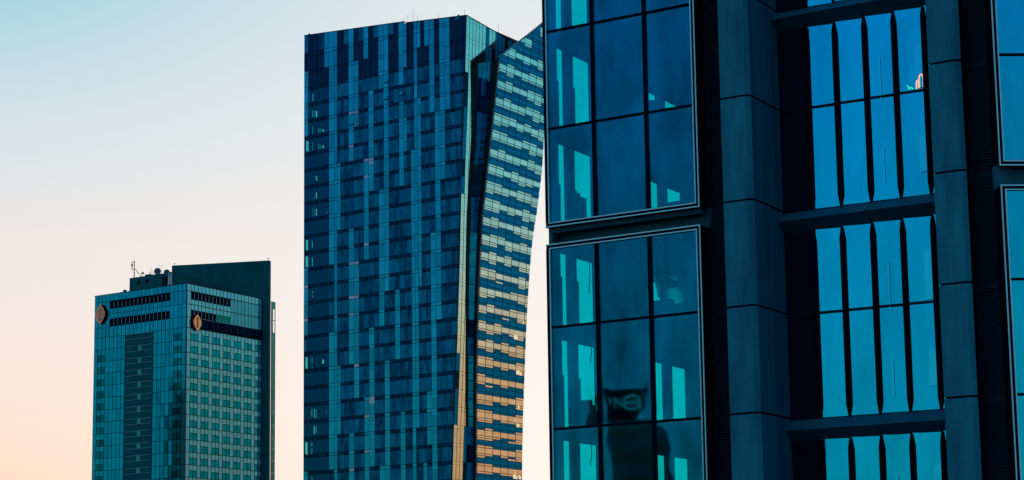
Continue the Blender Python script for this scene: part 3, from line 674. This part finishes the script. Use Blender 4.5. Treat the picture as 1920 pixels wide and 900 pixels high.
for c in range(1, 13):
    for z0, z1 in ((84.5, 86.2), (79.9, 81.7)): rails.box(FRt, cR[c] - .08, cR[c] + .08, -.02, .07, z0, z1)
rails.build('white_rail', M_white, HT)['kind'] = 'stuff'
flush(HT)
led = MB()
for z in zfl[1:]: led.box(FRt, .1, 32.6, -.12, .08, z - .08, z + .08)
led.box(FL, -.12, .2, -.12, .1, 36, 88.4); led.box(FRt, 32.5, 33.2, -.05, .3, -CAMH / KI, 88.4)
led.build('ledge', M_line, HT)
cp = MB(); cp.box(FL, -33.9, .05, -.06, .3, 88.27, 88.45); cp.box(FRt, .1, 33, -.06, .3, 88.32, 88.5); cp.build('roof_coping', M_dark, HT)
# dark slab behind, glass wing beyond it
SP = FRt.P(32.72, 0, 0)
FSl = Frame(SP, 103.0, 13.0, KI)
sl = MB(); sl.box(FSl, -25.75, 1.86, .0, 1.5, -CAMH / KI, 98.6)
slab = sl.build('slab_wall', M_slab, HT)
tl = MB()
for i in range(19):
    for j in range(4):
        s0 = -25.7 + i * 1.45; z0 = 88 + j * 2.65
        tl.box(FSl, s0 + .03, s0 + 1.4, -.03, .0, z0 + .03, z0 + 2.6)
o = tl.build('slab_tile', M_slab, slab); o['kind'] = 'stuff'
WP = FSl.P(1.9, 1.6, 0); FW = Frame(WP, 29.21, 299.21, KI)
wg = MB()
G_wing = coated('wing_glass', (.06, .36, .46), (.0, .16, .2), .45, .05, .15, .004)
wz = [87.7, 85.9, 82.72, 79.4, 76.75] + [73.6 - 3.145 * i for i in range(13)]
for z in wz: wg.box(FW, .2, 1.95, -.05, .12, z - .07, z + .07)
wg.box(FW, 1.86, 1.98, -.06, .14, wz[-1], 87.8); wg.box(FW, .2, .35, -.04, .1, wz[-1], 87.8)
wg.build('wing_frame', M_line, HT)
for i, (a, b) in enumerate(zip(wz, wz[1:])):
    if i in (1, 2): pane(HT, 'wing_pane', FW, .36, .95, b + .1, a - .1, G_wing, d=0)      # two open bays: sky shows past the frame
    else: pane(HT, 'wing_pane', FW, .36, 1.85, b + .1, a - .1, G_wing, d=0)
# plant room on the roof
pb = MB(); pb.box(FL, -29.05, -16.85, 9, 20, 88.2, 93.85); plant = pb.build('plant_room', M_slab, HT)
pb = MB(); pb.box(FL, -23.4, -21.8, 9.2, 11, 93.85, 94.25); pb.build('roof_hatch', M_slab, plant)
for s in (-25.5, -22.3): 
    pb = MB(); pb.box(FL, s - .5, s + .5, 8.96, 8.99, 91.8, 92.8); pb.build('vent_grille', M_black, plant)
pb = MB(); pb.box(FL, -16.8, -12.4, 10, 20, 88.2, 93.2); pb.build('stair_tower', M_slab, HT)
pb = MB(); pb.box(FL, -16.3, -15.3, 9.94, 9.98, 91.2, 92.6); pb.build('vent_grille', M_black, plant)
pb = MB(); pb.box(FSl, -24.8, -23.0, -.06, -.03, 93.7, 95.0); pb.build('vent_grille', M_black, slab)
pb = MB(); pb.tube(FL.P(-28.03, 6, 88.2), FL.P(-28.03, 6, 90.0), .42, 10); pb.tube(FL.P(-28.03, 6, 90.0), FL.P(-28.03, 6, 90.2), .5, 10); pb.build('roof_vent', M_dish, HT)
for s, lab in ((-13.85, 'fatter pale steel flue beside the stair tower on the hotel roof'), (-13.15, 'thinner pale steel flue on the right of the flue pair')):
    t = thing('flue_pipe', lab, 'flue', FL.P(s, 8.6, 88.3), 'steel flues on the hotel roof'); rr = .3 if s < -13.5 else .2
    mb = MB(); mb.tube(FL.P(s, 8.6, 88.3), FL.P(s, 8.6, 93.3), rr, 12); mb.build('pipe', M_metal, t, True)
    mb = MB(); mb.tube(FL.P(s, 8.6, 93.3), FL.P(s, 8.6, 93.55), rr + .05, 12); [mb.tube(FL.P(s, 8.6, z), FL.P(s, 8.6, z + .08), rr + .03, 12) for z in (90, 91.6)]; mb.build('collar', M_metal, t)
def dish(s, z, rad, d, lab):
    t = thing('satellite_dish', lab, 'satellite dish', FL.P(s, d, z - rad - .3), 'satellite dishes on the hotel roof')
    c = FL.P(s, d, z); ax = (Vector((0, -1, 0)) + Vector((.15, 0, .1))).normalized(); x = ax.orthogonal().normalized(); y = ax.cross(x)
    mb = MB(); n = 20; rings = [(0.02, 0), (.4, .05), (.75, .17), (1, .3)]
    for (r0, h0), (r1, h1) in zip(rings, rings[1:]):
        for i in range(n):
            a0, a1 = 2 * math.pi * i / n, 2 * math.pi * (i + 1) / n
            pt = lambda r_, h_, a_: c + (x * math.cos(a_) + y * math.sin(a_)) * rad * r_ + ax * (h_ * rad * .8)
            mb.quad(pt(r0, h0, a0), pt(r1, h1, a0), pt(r1, h1, a1), pt(r0, h0, a1))
    o = mb.build('reflector', M_dish, t, True); md = o.modifiers.new('thick', 'SOLIDIFY'); md.thickness = .05
    mb = MB(); mb.tube(c, c + ax * rad * .7, .04, 5); mb.tube(c + ax * rad * .7, c + ax * rad * .85, .1, 6); mb.build('feed_horn', M_mast, t)
    mb = MB(); mb.tube(c, c - Vector((0, 0, rad + .6)) + Vector((0, .3, 0)), .08, 6); mb.build('bracket', M_mast, t)
dish(-18.39, 94.5, .86, 8.8, 'largest round satellite dish, left of the three on the hotel roof')
dish(-15.67, 94.0, .78, 9.6, 'round satellite dish in the middle of the three on the hotel roof')
dish(-14.1, 93.35, .66, 9.5, 'smallest satellite dish, half hidden behind the pale flues')
t = thing('antenna_mast', 'tallest braced antenna mast with a side bracket on the hotel plant room', 'antenna', FL.P(-27.6, 9.3, 93.85))
mb = MB(); mb.tube(FL.P(-27.6, 9.3, 93.85), FL.P(-27.64, 9.3, 98.5), .13, 6, .09); [mb.tube(FL.P(-27.6, 9.3, z), FL.P(-27.6, 9.3, z + .12), .2, 6) for z in (94.4, 95.2, 96.2, 97.2, 97.9)]; mb.build('pole', M_mast, t)
mb = MB(); mb.tube(FL.P(-27.6, 9.3, 98.1), FL.P(-28.45, 9.3, 98.2), .06, 5); mb.tube(FL.P(-27.6, 9.3, 96.0), FL.P(-28.45, 9.3, 96.1), .06, 5); mb.tube(FL.P(-28.44, 9.3, 96.0), FL.P(-28.44, 9.3, 98.3), .1, 5); mb.build('bracket', M_mast, t)
mb = MB(); mb.tube(FL.P(-28.42, 9.2, 97.1), FL.P(-28.42, 9.2, 97.5), .25, 8); mb.build('receiver', M_mast, t)
for q in (-24.9, -25.5):
    mb = MB(); mb.tube(FL.P(-27.55, 9.3, 96.4), FL.P(q, 9.8, 93.85), .045, 5); mb.build('stay', M_mast, t)
t = thing('drum_antenna', 'short post with a small black drum antenna on the hotel plant room', 'antenna', FL.P(-24.74, 9.3, 93.85))
mb = MB(); mb.tube(FL.P(-24.74, 9.3, 93.85), FL.P(-24.74, 9.3, 95.2), .06, 6); mb.build('pole', M_mast, t)
mb = MB(); mb.tube(FL.P(-24.6, 9.3, 94.75), FL.P(-24.1, 9.3, 94.72), .24, 10); mb.build('drum', M_mast, t)
t = thing('frame_antenna', 'spiky antenna with a low wire frame on the hotel plant room', 'antenna', FL.P(-21.35, 9.4, 93.85))
mb = MB(); mb.tube(FL.P(-21.35, 9.4, 93.85), FL.P(-21.35, 9.4, 96.2), .06, 6, .03); mb.build('pole', M_mast, t)
mb = MB(); mb.tube(FL.P(-22.05, 9.4, 94.8), FL.P(-19.75, 9.4, 94.6), .035, 5); mb.tube(FL.P(-22.05, 9.4, 94.4), FL.P(-19.75, 9.4, 94.2), .03, 5); [mb.tube(FL.P(q, 9.4, 93.85), FL.P(q, 9.4, 94.9), .03, 5) for q in (-22, -20.5, -19.8)]; mb.build('wire_frame', M_mast, t)
for s, lab in ((-18.48, 'left one of two thin rods above the largest dish'), (-17.55, 'right one of two thin rods above the largest dish')):
    mb = MB(); mb.tube(FL.P(s, 9.6, 93.8), FL.P(s, 9.6, 96.4), .05, 5, .03); tag(mb.build('rod_antenna', M_mast), lab, 'antenna', 'thin rods on the hotel roof')
for s, lab in ((-25.2, 'tiny lamp on the left top corner of the hotel slab'), (1.5, 'tiny lamp on the right top corner of the hotel slab')):
    t = thing('warning_lamp', lab, 'lamp', FSl.P(s, .5, 98.6), 'lamps on the hotel slab')
    mb = MB(); mb.tube(FSl.P(s, .5, 98.6), FSl.P(s, .5, 99.1), .05, 5); mb.build('post', M_mast, t)
    mb = MB(); mb.tube(FSl.P(s, .5, 99.05), FSl.P(s, .5, 99.35), .14, 8, .1); mb.build('lamp_head', M_mast, t)
# emblems and lettering
M_bronze = solid('bronze_face', (.97, .45, .16), .38, .9, c2=(.9, .38, .13), scale=.6)
M_bronze2 = solid('brown_face', (1, .27, .12), .4, .9, c2=(.9, .23, .10), scale=.6)
M_rim = solid('beige_rim', (1, .5, .25), .4, .9)
M_tealI = solid('teal_figure', (.02, .5, .6), .5)
M_greyI = solid('grey_figure', (.22, .28, .28), .5)
def lens(F, cs, cz, wd, ht, d0, d1, n=14):
    pts = []
    for sgn in (1, -1):
        for i in range(n):
            u = -1 + 2 * i / n
            pts.append((cs + sgn * wd / 2 * math.cos(u * math.pi / 2) ** .85, cz + sgn * ht / 2 * u * -1))
    mb = MB(); mb.plate(F, pts, d0, d1); return mb
def emblem(F, cs, cz, wd, ht, face, fig, lab):
    t = thing('emblem_sign', lab, 'sign', F.P(cs, -.7, cz - ht / 2), 'pointed oval emblems on the hotel')
    lens(F, cs, cz, wd, ht, -.62, -.02).build('case', M_sign, t)
    lens(F, cs, cz, wd, ht, -.75, -.64).build('rim', M_rim, t)
    lens(F, cs, cz, wd * .84, ht * .86, -.80, -.76).build('face', face, t)
    mb = MB(); h = ht * .26
    mb.box(F, cs - wd * .075, cs + wd * .075, -.86, -.81, cz - h, cz + h)
    mb.plate(F, [(cs - wd * .15, cz + h), (cs + wd * .15, cz + h), (cs + wd * .15, cz + h + .16), (cs, cz + h + .34), (cs - wd * .15, cz + h + .16)], -.86, -.81)
    mb.plate(F, [(cs - wd * .15, cz - h), (cs + wd * .15, cz - h), (cs + wd * .18, cz - h - .18), (cs - wd * .18, cz - h - .18)], -.86, -.81)
    mb.build('figure', fig, t)
emblem(FL, -31.0, 83.25, 3.5, 5.2, M_bronze2, M_tealI, 'brown pointed oval emblem with teal figure, left face of the hotel')
emblem(FRt, 3.8, 78.6, 3.3, 4.1, M_bronze, M_greyI, 'orange pointed oval emblem with grey figure, beside the dark lettering')
t = thing('letter_sign', 'long black sign band with dark raised letters near the hotel roof', 'sign', FRt.P(18, -.2, 77.1))
mb = MB(); mb.box(FRt, 4.6, 32.45, -.15, .05, 77.16, 79.72); mb.build('sign_band', M_sign, t)
mb = MB(); mb.box(FRt, 5.2, 18.6, -.3, -.16, 79.74, 79.84); mb.build('edge_strip', M_white, t)
FONT = None
def letter(ch, F, s, z, h, wid, mat, par, d=-.16, ext=.12, flip=False):
    cu = bpy.data.curves.new('letter', 'FONT'); cu.body = ch; cu.size = 1.0; cu.extrude = .5; tmp = bpy.data.objects.new('tmp', cu); C.objects.link(tmp)
    bpy.context.view_layer.update()
    me = bpy.data.meshes.new_from_object(tmp.evaluated_get(bpy.context.evaluated_depsgraph_get())); bpy.data.objects.remove(tmp); bpy.data.curves.remove(cu)
    xs = [v.co.x for v in me.vertices]; ys = [v.co.y for v in me.vertices]; x0, x1, y0, y1 = min(xs), max(xs), min(ys), max(ys)
    off = root_loc(par)
    for v in me.vertices:
        u = (v.co.x - x0) / max(x1 - x0, 1e-6); q = (v.co.y - y0) / (y1 - y0)
        if flip: u = 1 - u
        ww = wid * (.35 if ch == 'I' else 1); ss = s + (wid - ww) / 2 + u * ww
        p = F.P(ss, d, z + q * h) + Vector((F.t.y, -F.t.x, 0)) * (ext * (v.co.z + .5))
        v.co = p - off
    me.materials.clear(); me.materials.append(mat)
    bm = bmesh.new(); bm.from_mesh(me); bmesh.ops.recalc_face_normals(bm, faces=bm.faces); bm.to_mesh(me); bm.free()
    o = bpy.data.objects.new('letter', me); C.objects.link(o); o.parent = par; return o
word = 'INTERCONTINENTAL'
for i, ch in enumerate(word): letter(ch, FRt, 5.75 + i * 1.68, 77.5, 1.95, 1.32, M_letter, t)

# ================================================================== towers that only the glass shows
def far_tower(name, lab, x, y, wd, dp, top, rot, floors, mats):
    F = Frame((x, y), rot, rot + 90, 1.0); b = F.P(0, 0, 0); b.z = 0
    t = thing(name, lab, 'tower', b)
    mb = MB(); mb.box(F, -wd / 2, wd / 2, 0, dp, -CAMH, top); mb.build('wall', mats[0], t)
    mb = MB(); z = top - 3.4
    while z > top - floors * 3.4:
        mb.box(F, -wd / 2 + .4, wd / 2 - .4, -.06, .02, z, z + 1.7); z -= 3.4
    mb.build('window', mats[1], t)
    return t, F
M_ft = solid('dark_concrete', (.006, .075, .095), .7, c2=(.01, .10, .12), scale=.4)
M_ftw = coated('dark_ribbon_glass', (.05, .25, .3), (.0, .03, .04), .4)
ground = MB(); g = 9000; ground.quad((-g, -g, 0), (g, -g, 0), (g, g, 0), (-g, g, 0))
gr = ground.build('ground', M_ground); gr['kind'] = 'structure'
ft, F = far_tower('concrete_tower', 'dark narrow tower seen only as a reflection in the lowest bay window', -196.9, -3.7, 9.5, 9, 27.0, 148.5, 24, (M_ft, M_ftw))
hb = thing('roof_billboard', 'dark rooftop billboard with pale letters, mirrored in the middle pane of the lower bay', 'billboard', F.P(-2, .4, 27))
mb = MB(); mb.plate(F, [(-4.7, 27.3), (-3.4, 27.0), (.3, 27.0), (1.6, 29.0), (2.0, 31.4), (-4.7, 31.7)], .2, .6); mb.build('board', M_sign, hb)
mb = MB(); [mb.tube(F.P(q, .7, 26.9), F.P(q, .7, 31), .08, 6) for q in (-4, -2, 0)]; mb.build('prop', M_mast, hb)
M_lt = glowing('glow_letter', (.35, 1, .85), .75)  # glow added to the letters so their mirror image shows brighter
for ch, q, hh in (('Y', -4.2, 1.1), ('N', -2.6, 1.5), ('E', -1.1, 1.8), ('W', .15, 2.0)): letter(ch, F, q, 30.4 - hh, hh, 1.15, M_lt, hb, d=.18, ext=.06)
ft2, F2 = far_tower('glass_tower', 'grey green tower seen only as a reflection in the hotel windows', -374, 490.5, 20.5, 18, 95.5, 139.5, 30, (M_ft, M_ftw))
M_cap = solid('pale_cap', (.2, .42, .45), .6)
mb = MB(); mb.box(F2, -10.3, 10.3, -.12, -.02, 91.3, 95.4); mb.build('top_storey', M_cap, ft2)
